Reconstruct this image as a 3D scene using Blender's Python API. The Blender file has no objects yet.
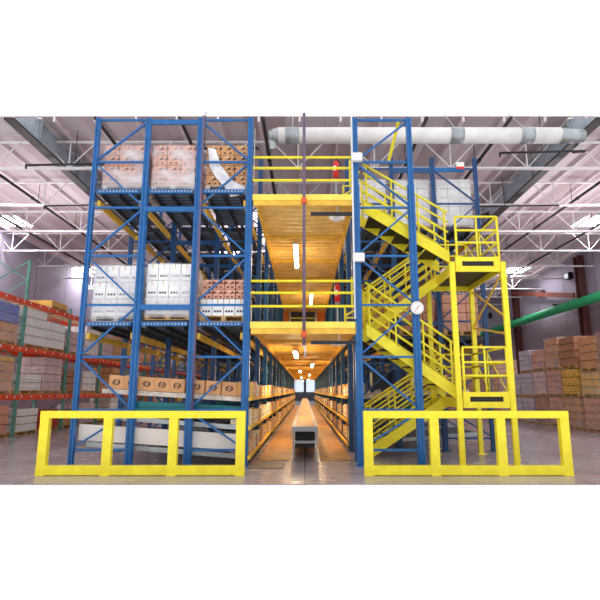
import bpy, math, random
from mathutils import Vector, Matrix
random.seed(7)
C = bpy.context.scene.collection
PI = math.pi

# ------------------------------------------------------------ materials
def lin(c):
    return tuple((x/255/12.92 if x/255 <= .04045 else ((x/255+.055)/1.055)**2.4) for x in c) + (1,)
MC = {}
def mat(name, rgb, rough=.5, metal=0, var=0.0, scale=3.0, bump=0.0, objvar=0.0, spec=.5, emit=None, estr=0, rgb2=None, wave=None):
    if name in MC: return MC[name]
    m = bpy.data.materials.new(name); m.use_nodes = True
    nt = m.node_tree; b = nt.nodes['Principled BSDF']
    b.inputs['Roughness'].default_value = rough; b.inputs['Metallic'].default_value = metal
    b.inputs['Specular IOR Level'].default_value = spec
    b.inputs['Base Color'].default_value = lin(rgb)
    N = nt.nodes.new; L = nt.links.new
    if var or rgb2:
        tc = N('ShaderNodeTexCoord'); no = N('ShaderNodeTexNoise'); no.inputs['Scale'].default_value = scale
        no.inputs['Detail'].default_value = 5
        L(tc.outputs['Object'], no.inputs['Vector'])
        cr = N('ShaderNodeValToRGB'); cr.color_ramp.elements[0].position = .35; cr.color_ramp.elements[1].position = .65
        r2 = rgb2 or tuple(min(255, x*(1+var)) for x in rgb)
        r1 = rgb if rgb2 else tuple(x*(1-var) for x in rgb)
        cr.color_ramp.elements[0].color = lin(r1); cr.color_ramp.elements[1].color = lin(r2)
        L(no.outputs['Fac'], cr.inputs['Fac']); out = cr.outputs['Color']
        if bump:
            bp = N('ShaderNodeBump'); bp.inputs['Strength'].default_value = bump; bp.inputs['Distance'].default_value = .02
            L(no.outputs['Fac'], bp.inputs['Height']); L(bp.outputs['Normal'], b.inputs['Normal'])
        if objvar:
            oi = N('ShaderNodeObjectInfo'); hs = N('ShaderNodeHueSaturation')
            mr = N('ShaderNodeMapRange'); mr.inputs['To Min'].default_value = 1-objvar; mr.inputs['To Max'].default_value = 1+objvar
            L(oi.outputs['Random'], mr.inputs['Value']); L(mr.outputs['Result'], hs.inputs['Value']); L(out, hs.inputs['Color']); out = hs.outputs['Color']
        L(out, b.inputs['Base Color'])
    if emit:
        b.inputs['Emission Color'].default_value = lin(emit); b.inputs['Emission Strength'].default_value = estr
    MC[name] = m; return m

M_blue = mat('blue_paint', (22, 100, 168), .35, var=.06, scale=6)
M_navy = mat('blue_paint_aged', (16, 72, 128), .4, var=.1, scale=5)  # darker copy of the rack blue, shade farther back put into the colour
M_teal = mat('teal_paint', (20, 112, 120), .45, var=.08)  # real on panels and spacers, painted side light on the aisle stiffeners
M_yel = mat('safety_yellow', (252, 230, 44), .4, var=.04, scale=5)
M_amber = mat('amber_deck', (246, 206, 120), .5, var=.06, scale=2)
M_beamy = mat('ochre_beam', (238, 192, 70), .5, var=.06, scale=4)
M_dark = mat('dark_steel', (38, 42, 50), .45, metal=.3, var=.15)
M_black = mat('black_rubber', (18, 18, 20), .6)
M_roller = mat('roller_steel', (74, 84, 98), .35, metal=.6, var=.1)
M_grey = mat('galvanised_steel', (170, 176, 184), .35, metal=.5, var=.08)
M_white = mat('white_paint', (236, 233, 236), .5, var=.03)
M_red = mat('orange_red_beam', (250, 80, 36), .45, var=.08)
M_green = mat('green_post', (96, 156, 142), .5, var=.1)
M_pipegreen = mat('green_pipe_paint', (40, 160, 100), .4, var=.05)
M_brown = mat('brown_steel', (92, 48, 44), .6, var=.1)
M_sprk = mat('black_pipe', (40, 32, 38), .5, var=.1)
M_purple = mat('painted_conduit', (112, 92, 118), .45, var=.08)
M_fred = mat('signal_red', (226, 34, 32), .35, var=.04)
M_orange = mat('orange_clamp', (236, 96, 50), .45)
M_cgrey = mat('conveyor_side_steel', (140, 140, 146), .55, metal=.2, var=.06)
M_wood = mat('pallet_wood', (206, 164, 108), .7, var=.14, scale=9)
M_woodgrey = mat('pallet_wood_pale', (206, 194, 184), .7, var=.12, scale=9)
M_card = mat('cardboard', (214, 158, 112), .75, var=.06, scale=4, objvar=.08)
M_cardp = mat('cardboard_pink', (222, 160, 138), .7, var=.06, scale=4, objvar=.08)
M_cardd = mat('cardboard_dark', (176, 124, 96), .75, var=.08, scale=4, objvar=.12)
M_cardy = mat('cardboard_yellow', (232, 186, 84), .7, var=.06, scale=4, objvar=.1)
M_cream = mat('cream_carton', (244, 226, 190), .65, var=.04, scale=4, objvar=.08)
M_wcart = mat('white_carton', (252, 250, 250), .6, var=.03, scale=3, objvar=.04)
M_pinkw = mat('pink_wrapped_carton', (226, 196, 196), .5, var=.08, scale=2, objvar=.06)
M_lila = mat('lilac_carton', (206, 198, 216), .5, var=.06, scale=2, objvar=.06)
M_bluew = mat('blue_film', (70, 104, 205), .35, rgb2=(150, 160, 215), scale=1.6)
M_tape = mat('packing_tape', (226, 196, 160), .3)
M_print = mat('black_print', (44, 34, 36), .7)
M_redprint = mat('red_print', (200, 60, 50), .7)
M_label = mat('paper_label', (246, 244, 240), .6)
M_belt = mat('conveyor_belt', (196, 126, 66), .6, var=.05, scale=2)
M_mat = mat('brown_floor_mat', (176, 124, 62), .55, var=.12, scale=3)
M_matd = mat('dark_floor_mat', (112, 92, 84), .6, var=.1, scale=3)
M_tube = mat('tube_light', (255, 250, 235), .4, emit=(255, 238, 200), estr=14)
M_sky = mat('skylight_pane', (250, 250, 255), .4, emit=(245, 248, 255), estr=5)

def wrap_mat(nm='stretch_film', hi=.72):
    m = bpy.data.materials.new(nm); m.use_nodes = True; nt = m.node_tree; b = nt.nodes['Principled BSDF']
    N = nt.nodes.new; L = nt.links.new
    b.inputs['Base Color'].default_value = lin((246, 244, 250)); b.inputs['Roughness'].default_value = .22
    tc = N('ShaderNodeTexCoord'); mp = N('ShaderNodeMapping'); mp.inputs['Scale'].default_value = (.9, .9, 1.8)
    mp.inputs['Rotation'].default_value = (.3, .4, 0)
    no = N('ShaderNodeTexNoise'); no.inputs['Scale'].default_value = 1.6; no.inputs['Detail'].default_value = 2
    cr = N('ShaderNodeValToRGB'); cr.color_ramp.elements[0].position = .38; cr.color_ramp.elements[1].position = .68
    cr.color_ramp.elements[0].color = (.1,)*3+(1,); cr.color_ramp.elements[1].color = (hi,)*3+(1,)
    L(tc.outputs['Object'], mp.inputs['Vector']); L(mp.outputs['Vector'], no.inputs['Vector']); L(no.outputs['Fac'], cr.inputs['Fac'])
    L(cr.outputs['Color'], b.inputs['Alpha'])
    return m
M_film = wrap_mat(); M_film2 = wrap_mat('thin_stretch_film', .3)

# ------------------------------------------------------------ mesh builder
class MB:
    def __init__(s): s.v = []; s.f = []; s.m = []; s.mats = []; s.cur = 0
    def use(s, m):
        if m not in s.mats: s.mats.append(m)
        s.cur = s.mats.index(m); return s
    def quad(s, pts):
        n = len(s.v); s.v += [tuple(p) for p in pts]; s.f.append(tuple(range(n, n+len(pts)))); s.m.append(s.cur)
    def box(s, x0, x1, y0, y1, z0, z1):
        if x0 > x1: x0, x1 = x1, x0
        if y0 > y1: y0, y1 = y1, y0
        if z0 > z1: z0, z1 = z1, z0
        n = len(s.v)
        s.v += [(x0,y0,z0),(x1,y0,z0),(x1,y1,z0),(x0,y1,z0),(x0,y0,z1),(x1,y0,z1),(x1,y1,z1),(x0,y1,z1)]
        for f in ((0,3,2,1),(4,5,6,7),(0,1,5,4),(1,2,6,5),(2,3,7,6),(3,0,4,7)):
            s.f.append(tuple(n+i for i in f)); s.m.append(s.cur)
        return s
    def cbox(s, x0, x1, y0, y1, z0, z1, b=.008):          # box with chamfered vertical edges
        pts = [(x0+b,y0),(x1-b,y0),(x1,y0+b),(x1,y1-b),(x1-b,y1),(x0+b,y1),(x0,y1-b),(x0,y0+b)]
        return s.prism([(p[0],p[1],z0) for p in pts], [(p[0],p[1],z1) for p in pts])
    def prism(s, a, b):
        n = len(s.v); k = len(a); s.v += [tuple(p) for p in a]+[tuple(p) for p in b]
        s.f.append(tuple(n+i for i in reversed(range(k)))); s.m.append(s.cur)
        s.f.append(tuple(n+k+i for i in range(k))); s.m.append(s.cur)
        for i in range(k):
            j = (i+1) % k; s.f.append((n+i, n+j, n+k+j, n+k+i)); s.m.append(s.cur)
        return s
    def bar(s, p, q, w, h, up=(0,0,1)):                   # rectangular bar p->q; w sideways, h along up
        p, q = Vector(p), Vector(q); d = (q-p).normalized(); u = Vector(up)
        if abs(d.dot(u)) > .98: u = Vector((0,1,0))
        sd = d.cross(u).normalized(); u = sd.cross(d).normalized()
        o = [sd*w/2*a+u*h/2*b for a, b in ((-1,-1),(1,-1),(1,1),(-1,1))]
        return s.prism([p+x for x in o], [q+x for x in o])
    def tube(s, p, q, r, n=10, r2=None):
        p, q = Vector(p), Vector(q); d = (q-p).normalized(); u = Vector((0,0,1)) if abs(d.z) < .95 else Vector((0,1,0))
        a = d.cross(u).normalized(); b = a.cross(d).normalized(); r2 = r if r2 is None else r2
        c = [(math.cos(2*PI*i/n), math.sin(2*PI*i/n)) for i in range(n)]
        return s.prism([p+a*x*r+b*y*r for x, y in c], [q+a*x*r2+b*y*r2 for x, y in c])
    def path(s, pts, r, n=8):
        for a, b in zip(pts, pts[1:]): s.tube(a, b, r, n)
        return s
    def build(s, name, m=None, parent=None, smooth=False):
        me = bpy.data.meshes.new(name); me.from_pydata(s.v, [], s.f)
        ms = s.mats if s.mats else [m]
        for x in ms: me.materials.append(x)
        if s.mats: me.polygons.foreach_set('material_index', s.m)
        if smooth:
            me.polygons.foreach_set('use_smooth', [len(f) == 4 for f in s.f])
        me.update(); o = bpy.data.objects.new(name, me); C.objects.link(o)
        if parent is not None: o.parent = parent
        return o
def tag(o, label=None, cat=None, group=None, kind=None):
    if label: o['label'] = label
    if cat: o['category'] = cat
    if group: o['group'] = group
    if kind: o['kind'] = kind
    return o
def empty(name, loc, label, cat, group=None, rz=0):
    o = bpy.data.objects.new(name, None); C.objects.link(o); o.location = loc; o.rotation_euler.z = rz
    o.empty_display_size = .1
    return tag(o, label, cat, group)
def children(o): return [c for c in ALLC.get(o.name, [])]
def copy_tree(o, loc=None, label=None, group=None, parent=None, rz=None):
    c = o.copy(); C.objects.link(c)
    if parent is not None: c.parent = parent
    for ch in list(o.children): copy_tree(ch, parent=c)
    if loc is not None: c.location = loc
    if rz is not None: c.rotation_euler.z = rz
    if label: c['label'] = label
    if group: c['group'] = group
    return c

# ------------------------------------------------------------ setting
FY = 8.22            # where the built floor starts, half a metre in front of the guards
XL, XR, YB, ZC = -15.2, 16.4, 78.0, 9.5
def floor_mat():
    m = bpy.data.materials.new('polished_concrete'); m.use_nodes = True; nt = m.node_tree; b = nt.nodes['Principled BSDF']
    N = nt.nodes.new; L = nt.links.new
    tc = N('ShaderNodeTexCoord'); no = N('ShaderNodeTexNoise'); no.inputs['Scale'].default_value = .7; no.inputs['Detail'].default_value = 8
    cr = N('ShaderNodeValToRGB'); cr.color_ramp.elements[0].position = .3; cr.color_ramp.elements[1].position = .7
    cr.color_ramp.elements[0].color = lin((148, 134, 140)); cr.color_ramp.elements[1].color = lin((176, 164, 166))
    L(tc.outputs['Object'], no.inputs['Vector']); L(no.outputs['Fac'], cr.inputs['Fac'])
    br = N('ShaderNodeTexBrick'); br.offset = 0; br.inputs['Scale'].default_value = 1; br.inputs['Brick Width'].default_value = 4.6
    br.inputs['Row Height'].default_value = 4.6; br.inputs['Mortar Size'].default_value = .012
    br.inputs['Color1'].default_value = br.inputs['Color2'].default_value = (1,1,1,1); br.inputs['Mortar'].default_value = (.45,.42,.42,1)
    L(tc.outputs['Object'], br.inputs['Vector'])
    mx = N('ShaderNodeMix'); mx.data_type = 'RGBA'; mx.blend_type = 'MULTIPLY'; mx.inputs['Factor'].default_value = 1
    L(cr.outputs['Color'], mx.inputs['A']); L(br.outputs['Color'], mx.inputs['B']); L(mx.outputs['Result'], b.inputs['Base Color'])
    n2 = N('ShaderNodeTexNoise'); n2.inputs['Scale'].default_value = 2.5; n2.inputs['Detail'].default_value = 6
    L(tc.outputs['Object'], n2.inputs['Vector'])
    mr = N('ShaderNodeMapRange'); mr.inputs['To Min'].default_value = .2; mr.inputs['To Max'].default_value = .32
    L(n2.outputs['Fac'], mr.inputs['Value']); L(mr.outputs['Result'], b.inputs['Roughness'])
    return m
tag(MB().box(XL-.2, XR+.2, FY, YB, -.02, 0).build('floor', floor_mat()), kind='structure')

def wall_mat():
    m = bpy.data.materials.new('painted_concrete_panel'); m.use_nodes = True; nt = m.node_tree; b = nt.nodes['Principled BSDF']
    N = nt.nodes.new; L = nt.links.new
    tc = N('ShaderNodeTexCoord'); sp = N('ShaderNodeSeparateXYZ'); L(tc.outputs['Object'], sp.inputs[0])
    mo = N('ShaderNodeMath'); mo.operation = 'PINGPONG'; mo.inputs[1].default_value = 1.7; L(sp.outputs['Y'], mo.inputs[0])
    lt = N('ShaderNodeMath'); lt.operation = 'LESS_THAN'; lt.inputs[1].default_value = .03; L(mo.outputs[0], lt.inputs[0])
    gz = N('ShaderNodeMath'); gz.operation = 'GREATER_THAN'; gz.inputs[1].default_value = 6.2; L(sp.outputs['Z'], gz.inputs[0])
    a = N('ShaderNodeMix'); a.data_type = 'RGBA'; a.inputs['A'].default_value = lin((152, 138, 148)); a.inputs['B'].default_value = lin((172, 164, 182))
    L(gz.outputs[0], a.inputs['Factor'])
    c = N('ShaderNodeMix'); c.data_type = 'RGBA'; c.inputs['B'].default_value = lin((120, 108, 120))
    L(a.outputs['Result'], c.inputs['A']); L(lt.outputs[0], c.inputs['Factor']); L(c.outputs['Result'], b.inputs['Base Color'])
    b.inputs['Roughness'].default_value = .7
    return m
WM = wall_mat()
tag(MB().box(XL-.2, XL, 13.47, YB, 0, ZC+.02).build('wall_left', WM), kind='structure')
tag(MB().box(XR, XR+.2, 13.47, YB, 0, ZC+.02).build('wall_right', WM), kind='structure')
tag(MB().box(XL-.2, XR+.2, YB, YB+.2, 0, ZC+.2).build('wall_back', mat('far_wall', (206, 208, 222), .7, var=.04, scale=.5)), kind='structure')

# ceiling: ribbed roof deck
def ceil_mat():
    m = bpy.data.materials.new('roof_deck_panels'); m.use_nodes = True; nt = m.node_tree; b = nt.nodes['Principled BSDF']
    N = nt.nodes.new; L = nt.links.new
    tc = N('ShaderNodeTexCoord'); br = N('ShaderNodeTexBrick'); br.offset = .5
    br.inputs['Scale'].default_value = 1; br.inputs['Brick Width'].default_value = .61; br.inputs['Row Height'].default_value = 7.32
    br.inputs['Mortar Size'].default_value = .012; br.inputs['Bias'].default_value = -.2
    br.inputs['Color1'].default_value = lin((216, 204, 210)); br.inputs['Color2'].default_value = lin((180, 158, 162)); br.inputs['Mortar'].default_value = lin((190, 170, 176))
    L(tc.outputs['Object'], br.inputs['Vector']); L(br.outputs['Color'], b.inputs['Base Color']); b.inputs['Roughness'].default_value = .75
    return m
SKY = [(-14.2, 22.6), (13.9, 22.6), (-14.4, 32.3), (14.2, 32.4), (-4.5, 28), (4.5, 28), (-4.5, 40), (4.5, 40), (-12, 46), (12, 46), (0, 54), (-8, 64), (8, 64), (-13.3, 16.2), (13.5, 16.4)]  # skylights by the walls first, then panes added to brighten the hall
cm = MB(); CY = 13.47
xs = sorted({XL-.2, XR+.2} | {x-.75 for x, y in SKY} | {x+.75 for x, y in SKY}); ys = sorted({CY, YB} | {y-.8 for x, y in SKY} | {y+.8 for x, y in SKY})
for x0, x1 in zip(xs, xs[1:]):
    for y0, y1 in zip(ys, ys[1:]):
        cx, cy = (x0+x1)/2, (y0+y1)/2
        if any(abs(cx-x) < .75 and abs(cy-y) < .8 for x, y in SKY): continue
        cm.box(x0, x1, y0, y1, ZC, ZC+.02)
tag(cm.build('ceiling', ceil_mat()), kind='structure')
for i, (x, y) in enumerate(SKY):
    w = tag(MB().box(x-.75, x+.75, y-.8, y+.8, ZC+.16, ZC+.2).build('window_%d' % (i+1), M_sky), kind='structure')
    fr = MB(); fr.box(x-.8, x-.73, y-.85, y+.85, ZC-.03, ZC+.2).box(x+.73, x+.8, y-.85, y+.85, ZC-.03, ZC+.2).box(x-.8, x+.8, y-.85, y-.78, ZC-.03, ZC+.2).box(x-.8, x+.8, y+.78, y+.85, ZC-.03, ZC+.2)
    fr.build('window_frame', M_white, w)
M_purl = mat('white_purlin', (226, 212, 218), .6, var=.03); M_purl2 = mat('timber_purlin', (186, 150, 138), .7, var=.08)
px = [XL+.4+1.22*i for i in range(26)]
for i, x in enumerate(px):
    tag(MB().box(x-.035, x+.035, CY, YB-.1, ZC-.16, ZC).build('trim_%d' % (i+1), M_purl), kind='structure')
# main girders under the roof
for sx, side, nm in ((-1, 'left', 'left of the blue racks'), (1, 'right', 'right of the stair tower')):
    g = empty('roof_girder', (8.0*sx, 0, 0), 'deep grey steel roof girder running into the hall on the %s' % nm, 'roof girder')
    m = MB(); m.prism([(-.02, 12.25, 8.72), (-.02, 13.4, 9.44), (-.02, YB-.2, 9.44), (-.02, YB-.2, 8.72)], [(.02, 12.25, 8.72), (.02, 13.4, 9.44), (.02, YB-.2, 9.44), (.02, YB-.2, 8.72)]); m.build('girder_web', mat('grey_girder', (178, 190, 204), .5, var=.06), g)
    m = MB(); m.box(-.14, .14, 12.2, YB-.2, 8.66, 8.72); m.build('bottom_flange', M_sprk, g)
    m = MB(); m.box(-.14, .14, 13.5, YB-.2, 9.44, 9.495); m.build('top_flange', M_white, g)
    for k in range(26): MB().box(-.13, .13, 13.6+2.44*k, 13.63+2.44*k, 8.72, 9.44).build('stiffener', M_grey, g)
# open-web joists across the hall
jm = empty('roof_joist', (0, 14.65, 0), 'white open-web roof joist nearest the front, spanning above the racks', 'roof joist', 'white roof joists across the hall')
MB().box(XL+.02, XR-.02, -.06, .06, 8.375, 8.435).build('bottom_chord', M_white, jm)
MB().box(XL+.02, XR-.02, -.05, .05, 9.28, 9.33).build('top_chord', M_white, jm)
x = -14.8
while x < 16:
    wb = MB(); wb.bar((x, 0, 8.42), (x-.8, 0, 9.28), .03, .034, (0,1,0)); wb.bar((x, 0, 8.42), (x+.8, 0, 9.28), .03, .034, (0,1,0)); wb.bar((x, 0, 8.42), (x, 0, 9.28), .035, .035)
    x += 2.43; wb.build('web_member', M_white, jm)
ROT = (8.0,)
for k in range(1, 20):
    o = copy_tree(jm, (0, 14.65+3.12*k, 0), 'white open-web roof joist in the rows receding behind the front one')
# black sprinkler pipes along the hall
PIP = [(-12.7,'beyond the left girder near the left wall'), (-10.3,'just left of the left girder'), (-5.6,'between left girder and racks'), (-3.35,'above the left racks'), (-1.12,'above the central aisle'), (3.25,'above the stairs'), (5.5,'right of the stair tower'), (10.3,'just right of the right girder'), (12.9,'near the right wall')]
for x, w in PIP:
    z = 8.62; y0 = (z-1.45)/.597+.05
    s = empty('sprinkler_pipe', (x, 0, z), 'black sprinkler pipe running into the hall %s' % w, 'pipe')
    MB().tube((0, y0, 0), (0, YB-.2, 0), .05).build('pipe', M_sprk, s, True)
    for k in range(18):
        hm = MB(); yy = 14.9+3.12*k; hm.tube((0, yy, 0), (0, yy, .75), .012, 6); hm.tube((0, yy-.4, 0), (0, yy-.34, 0), .07, 10)
        hm.build('hanger', M_dark, s)
for x0, x1, y, w in ((-8.6, -5.6, 14.2, 'crossing left of the blue racks at the top'), (-9.8, -5.3, 17.6, 'crossing behind the first left one'), (5.5, 9.6, 17.7, 'crossing right of the stair tower'), (-4.4, -1.4, 13.2, 'crossing above the left pallet loads'), (5.7,8.2,13.4,'hooked near the right girder')):
    m = MB().path([(x0, y, 8.3), (x1, y, 8.36), (x1, y+.6, 8.62)], .035); m.tube((x0, y, 8.3), (x0, y, 8.18), .03); m.tube(((x0+x1)/2, y, 8.33), ((x0+x1)/2, y, 9.49), .012, 6)
    tag(m.build('branch_pipe', M_sprk, None, True), 'thin black branch pipe %s' % w, 'pipe')
# round white air duct
d = empty('air_duct', (0, 12.35, 8.27), 'round white air duct hanging across the top of the photo', 'air duct')
MB().tube((-.72, 0, 0), (6.9, 0, 0), .215, 28).build('duct_tube', M_white, d, True)
m = MB(); m.tube((-.98, 0, 0), (-.72, 0, 0), .13, 20, .215); m.build('duct_cap', M_grey, d, True)
m = MB(); m.tube((6.9, 0, -.02), (7.55, 0, -.02), .215, 28, .17); m.build('duct_reducer', M_grey, d, True)
for x in (-.35, 4.1, 6.0):
    m = MB(); m.tube((x-.18, 0, 0), (x+.18, 0, 0), .222, 28); m.build('clamp_band', M_grey, d, True)
    MB().tube((x, 0, .2), (x, 0.98, 1.24), .012, 6).build('hanger_wire', M_grey, d)
MB().box(-.95, -.8, -.03, .03, -.4, .1).build('damper_lever', M_grey, d)

m_back_glow = mat('back_window_glass', (230, 240, 255), .2, emit=(214, 228, 250), estr=1.1)  # glowing panes added to brighten the far end of the aisle
for i, x in enumerate((-4.5, -1.5, 1.5, 4.5)):
    w = tag(MB().box(x-1.3, x+1.3, YB-.06, YB-.02, 1.3, 3.6).build('window_%d' % (20+i), m_back_glow), kind='structure')
    MB().box(x-1.36, x+1.36, YB-.1, YB-.01, 3.6, 3.7).box(x-1.36, x+1.36, YB-.1, YB-.01, 1.2, 1.3).box(x-.03, x+.03, YB-.1, YB-.06, 1.3, 3.6).box(x-1.36, x-1.3, YB-.1, YB-.01, 1.2, 3.7).box(x+1.3, x+1.36, YB-.1, YB-.01, 1.2, 3.7).build('window_frame', M_grey, w)
# side-wall features
for y, nm in ((28.3, 'nearer'), (37.3, 'farther')):
    c = empty('steel_column', (16.19, y, 0), 'dark brown steel column against the right wall, the %s one' % nm, 'column')
    MB().box(-.18, .18, -.25, -.2, .04, 9.3).box(-.18, .18, .2, .25, .04, 9.3).box(-.03, .03, -.2, .2, 0, 9.3).build('column_shaft', M_brown, c)
    MB().box(-.2, .2, -.3, .3, 0, .04).build('base_plate', M_dark, c)
    MB().box(-.17, .17, -.26, -.252, 1.2, 4.2).build('guard_sleeve', M_sprk, c)
tag(MB().bar((15.9, 28.6, 7.0), (15.9, 37.2, 8.85), .14, .3).build('wall_brace', mat('rust_brown', (132, 70, 56), .6, var=.1)), 'rust brown diagonal beam between the two columns on the right wall', 'beam')
gp = empty('green_pipe', (15.62, 0, 6.40), 'long thick green pipe along the right wall', 'pipe')
MB().tube((0, 21, 0), (0, YB-.3, 0), .26, 24).build('pipe', M_pipegreen, gp, True)
m = MB()
for k in range(8): m.box(-.3, .77, 24+6*k, 24.08+6*k, .22, .34); 
m.build('pipe_bracket', M_dark, gp)
m = MB()
for k in range(9): m.tube((0, 22+6*k, 0), (0, 22.12+6*k, 0), .285, 24)
m.build('pipe_coupling', M_pipegreen, gp, True)
for x, y, z, n in ((16.3, 33.2, 8.0, 'between the columns'), (16.3, 29.6, 8.4, 'by the nearer column'), (16.3, 43, 8.0, 'past the farther column')):
    m = MB(); m.box(x-.2, x+.08, y-.25, y+.25, z-.2, z+.2); o = tag(m.build('wall_lamp', M_dark), 'small dark wall floodlight high on the right wall %s' % n, 'lamp')
    MB().box(x-.215, x-.2, y-.2, y+.2, z-.15, z+.15).build('lens', M_grey, o)

# ------------------------------------------------------------ blue rack structure
TOP = 7.41
LV = [7.37, 6.37, 5.32, 4.25, 3.2, 2.13, 1.08, .31]
def post(parent, x, y, w=.11, top=TOP, stiff=True, m=M_blue, wl=.15, m2=None):
    b = MB()
    h = w/2; g = w*.16; dp = .1
    pr = [(-h,0),(-g,0),(-g,.018),(g,.018),(g,0),(h,0),(h,dp),(-h,dp)]
    b.prism([(x+a, y+c, .012) for a, c in pr], [(x+a, y+c, top) for a, c in pr])
    b.box(x-.1, x+.1, y-.04, y+.14, 0, .012)
    o = b.build('upright_post', m, parent)
    if stiff:
        s = MB(); s.cbox(x-wl/2, x+wl/2, y+.03, y+.13, .014, 5.85); s.build('post_stiffener', m2 or m, o)
    return o
def frame_braces(parent, x0, x1, y, first, m=M_blue, separate=True, rows=LV):
    """first: 'R' = top diagonal starts at the right top and falls to the left"""
    lat = MB()
    for k, z in enumerate(rows):
        b = MB() if separate else lat
        b.box(x0+.05, x1-.05, y+.035, y+.075, z-.022, z+.022)
        if separate: b.build('horizontal_brace', m, parent)
        if k < len(rows)-1:
            za, zb = z-.06, rows[k+1]+.06
            right_top = (k % 2 == 0) == (first == 'R')
            p = ((x1-.05, y+.055, za), (x0+.05, y+.055, zb)) if right_top else ((x0+.05, y+.055, za), (x1-.05, y+.055, zb))
            b = MB() if separate else lat
            b.bar(p[0], p[1], .035, .05, (0,1,0))
            if separate: b.build('diagonal_brace', m, parent)
    if not separate: lat.build('brace_lattice', m, parent)

BAY = 2.44
def roller_deck(parent, x0, x1, y0, y1, z, front=True):
    m = MB()
    n = int((y1-y0-.1)/.17)
    for i in range(n): m.tube((x0+.05, y0+.12+.17*i, z-.05), (x1-.05, y0+.12+.17*i, z-.05), .04, 8)
    o = m.build('roller_deck', M_roller, parent)
    b = MB(); b.box(x0+.02, x1-.02, y0+.02, y0+.06, z-.1, z-.01).build('deck_channel', M_blue if front else M_dark, o)
    b = MB()
    xx = x0+.08
    while xx < x1-.06:
        b.box(xx, xx+.03, y0+.008, y0+.02, z-.075, z-.04); xx += .07
    if front: b.build('channel_slots', M_grey, o)
    b = MB()
    for q in (.12, .5, .88): b.box(x0+(x1-x0)*q-.025, x0+(x1-x0)*q+.025, y0+.06, y1-.02, z-.16, z-.095)
    b.build('deck_rail', M_dark, o)
    return o
def lane(parent, xa, za, xb, zb, y0, y1, th, m, name, mroll=None):
    a = MB(); pr = [(xa, za), (xb, zb), (xb, zb-th), (xa, za-th)]
    a.prism([(p[0], y0, p[1]) for p in pr], [(p[0], y0+.04, p[1]) for p in pr]).prism([(p[0], y1-.04, p[1]) for p in pr], [(p[0], y1, p[1]) for p in pr])
    o = a.build(name, m, parent)
    t = MB(); k = int(abs(xb-xa)/.12)
    for i in range(k):
        f = (i+.5)/k; x = xa+(xb-xa)*f; z = za+(zb-za)*f-.04
        t.tube((x, y0+.04, z), (x, y1-.04, z), .02, 6)
    t.build('lane_roller', mroll or M_grey, o)
    return o
def make_bay(xs4, y, label, front=False, side=-1, group=None, last=False):
    """xs4: post x positions from outside to aisle side, relative; base Empty at aisle side post"""
    X0 = xs4[3]; root = empty('storage_rack', (X0, y, 0), label, 'storage rack', group)
    xs_ = [x-X0 for x in xs4]; top = TOP if front else 7.68
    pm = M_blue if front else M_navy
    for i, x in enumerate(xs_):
        post(root, x, 0, .09 if i == 0 else .11, top, i > 0, pm, .15 if front else .12, M_teal if (i == 3 and not front) else None)  # teal tint on rear aisle-side stiffeners imitates side light on blue posts
    lo = lambda a, b: (min(a, b), max(a, b))
    a0, a1 = lo(xs_[0], xs_[1]); b0, b1 = lo(xs_[2], xs_[3])
    f1 = ('R', 'L') if side < 0 else ('L', 'L')
    frame_braces(root, a0, a1, 0, f1[0], pm, front); frame_braces(root, b0, b1, 0, f1[1], pm, front)
    g0, g1 = lo(xs_[1], xs_[2])
    for z in ((TOP-.1, 5.28, 3.15) if front else (7.3, 5.28, 3.15)):
        MB().box(g0+.05, g1-.05, .01, .06, z-.055, z+.055).build('row_spacer', pm, root)
    MB().box(g0+.05, g1-.05, .03, .06, 1.03, 1.1).build('row_spacer', M_teal, root)
    L = BAY
    for z in (5.38, 2.5):
        for i, x in enumerate(xs_):
            sgn = 1 if i in (0, 2) else -1
            sgn *= (1 if xs_[3] > xs_[0] else -1)
            MB().box(x+sgn*.08, x+sgn*.135, .12, L-.02, z, z+.13).build('load_beam', M_beamy, root)
    for z in (5.74, 2.86):
        for (p, q) in ((a0, a1), (g0, g1), (b0, b1)):
            roller_deck(root, p+.08, q-.08, 0.0 if front else .13, L-.02, z, front)
    # carton-flow lanes sloping to the aisle
    s = 1 if side < 0 else -1         # direction towards the aisle
    e = -.05*s
    lane(root, xs_[0]*.86, 1.50, e, 1.33, .14, L-.03, .09, M_woodgrey, 'flow_lane', M_grey)
    lane(root, xs_[0]*.80, .98, e, .77, .14, L-.03, .09, M_grey, 'flow_lane', M_roller)
    lane(root, xs_[0]*.93, .46, e, .22, .14, L-.03, .09, M_grey, 'flow_lane', M_grey)
    for z in (1.24, .68, .12):
        MB().box(s*.08, s*.13, -.02, L-.03, z+.02, z+.085).build('shelf_beam', M_beamy, root)
    if front:
        for (xa, za, xb, zb, th, m_, nm) in ((-.03, 1.14, -2.2, 1.25, .15, M_teal, 'teal_side_panel'), (-.07, .60, -3.32, .80, .31, mat('pale_panel', (240, 230, 226), .6, var=.03), 'pale_side_panel')):
            b = MB(); pr = [(xa, za), (xb, zb), (xb, zb-th), (xa, za-th)]
            b.prism([(p[0], .16, p[1]) for p in pr], [(p[0], .20, p[1]) for p in pr]); o = b.build(nm, m_, root)
        b = MB()
        for i in range(26): b.tube((-.1-.045*i, .17, .905+.004*i), (-.1-.045*i, .23, .905+.004*i), .028, 8)
        b.build('skate_wheel', M_roller, root)
    return root
XSL = [-4.58, -3.46, -2.31, -1.2]; XSR = [4.6, 3.44, 2.33, 1.14]
NB = 19
fb = make_bay(XSL, 10.0, 'blue steel storage rack at the front left, behind the left yellow guard', True)
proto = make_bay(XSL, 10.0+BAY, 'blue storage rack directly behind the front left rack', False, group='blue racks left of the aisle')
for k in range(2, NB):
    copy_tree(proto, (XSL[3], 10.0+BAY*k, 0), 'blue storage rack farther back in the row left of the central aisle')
protoR = make_bay(XSR, 10.0+BAY, 'blue storage rack directly behind the yellow stairs', False, side=1, group='blue racks right of the aisle')
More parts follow.
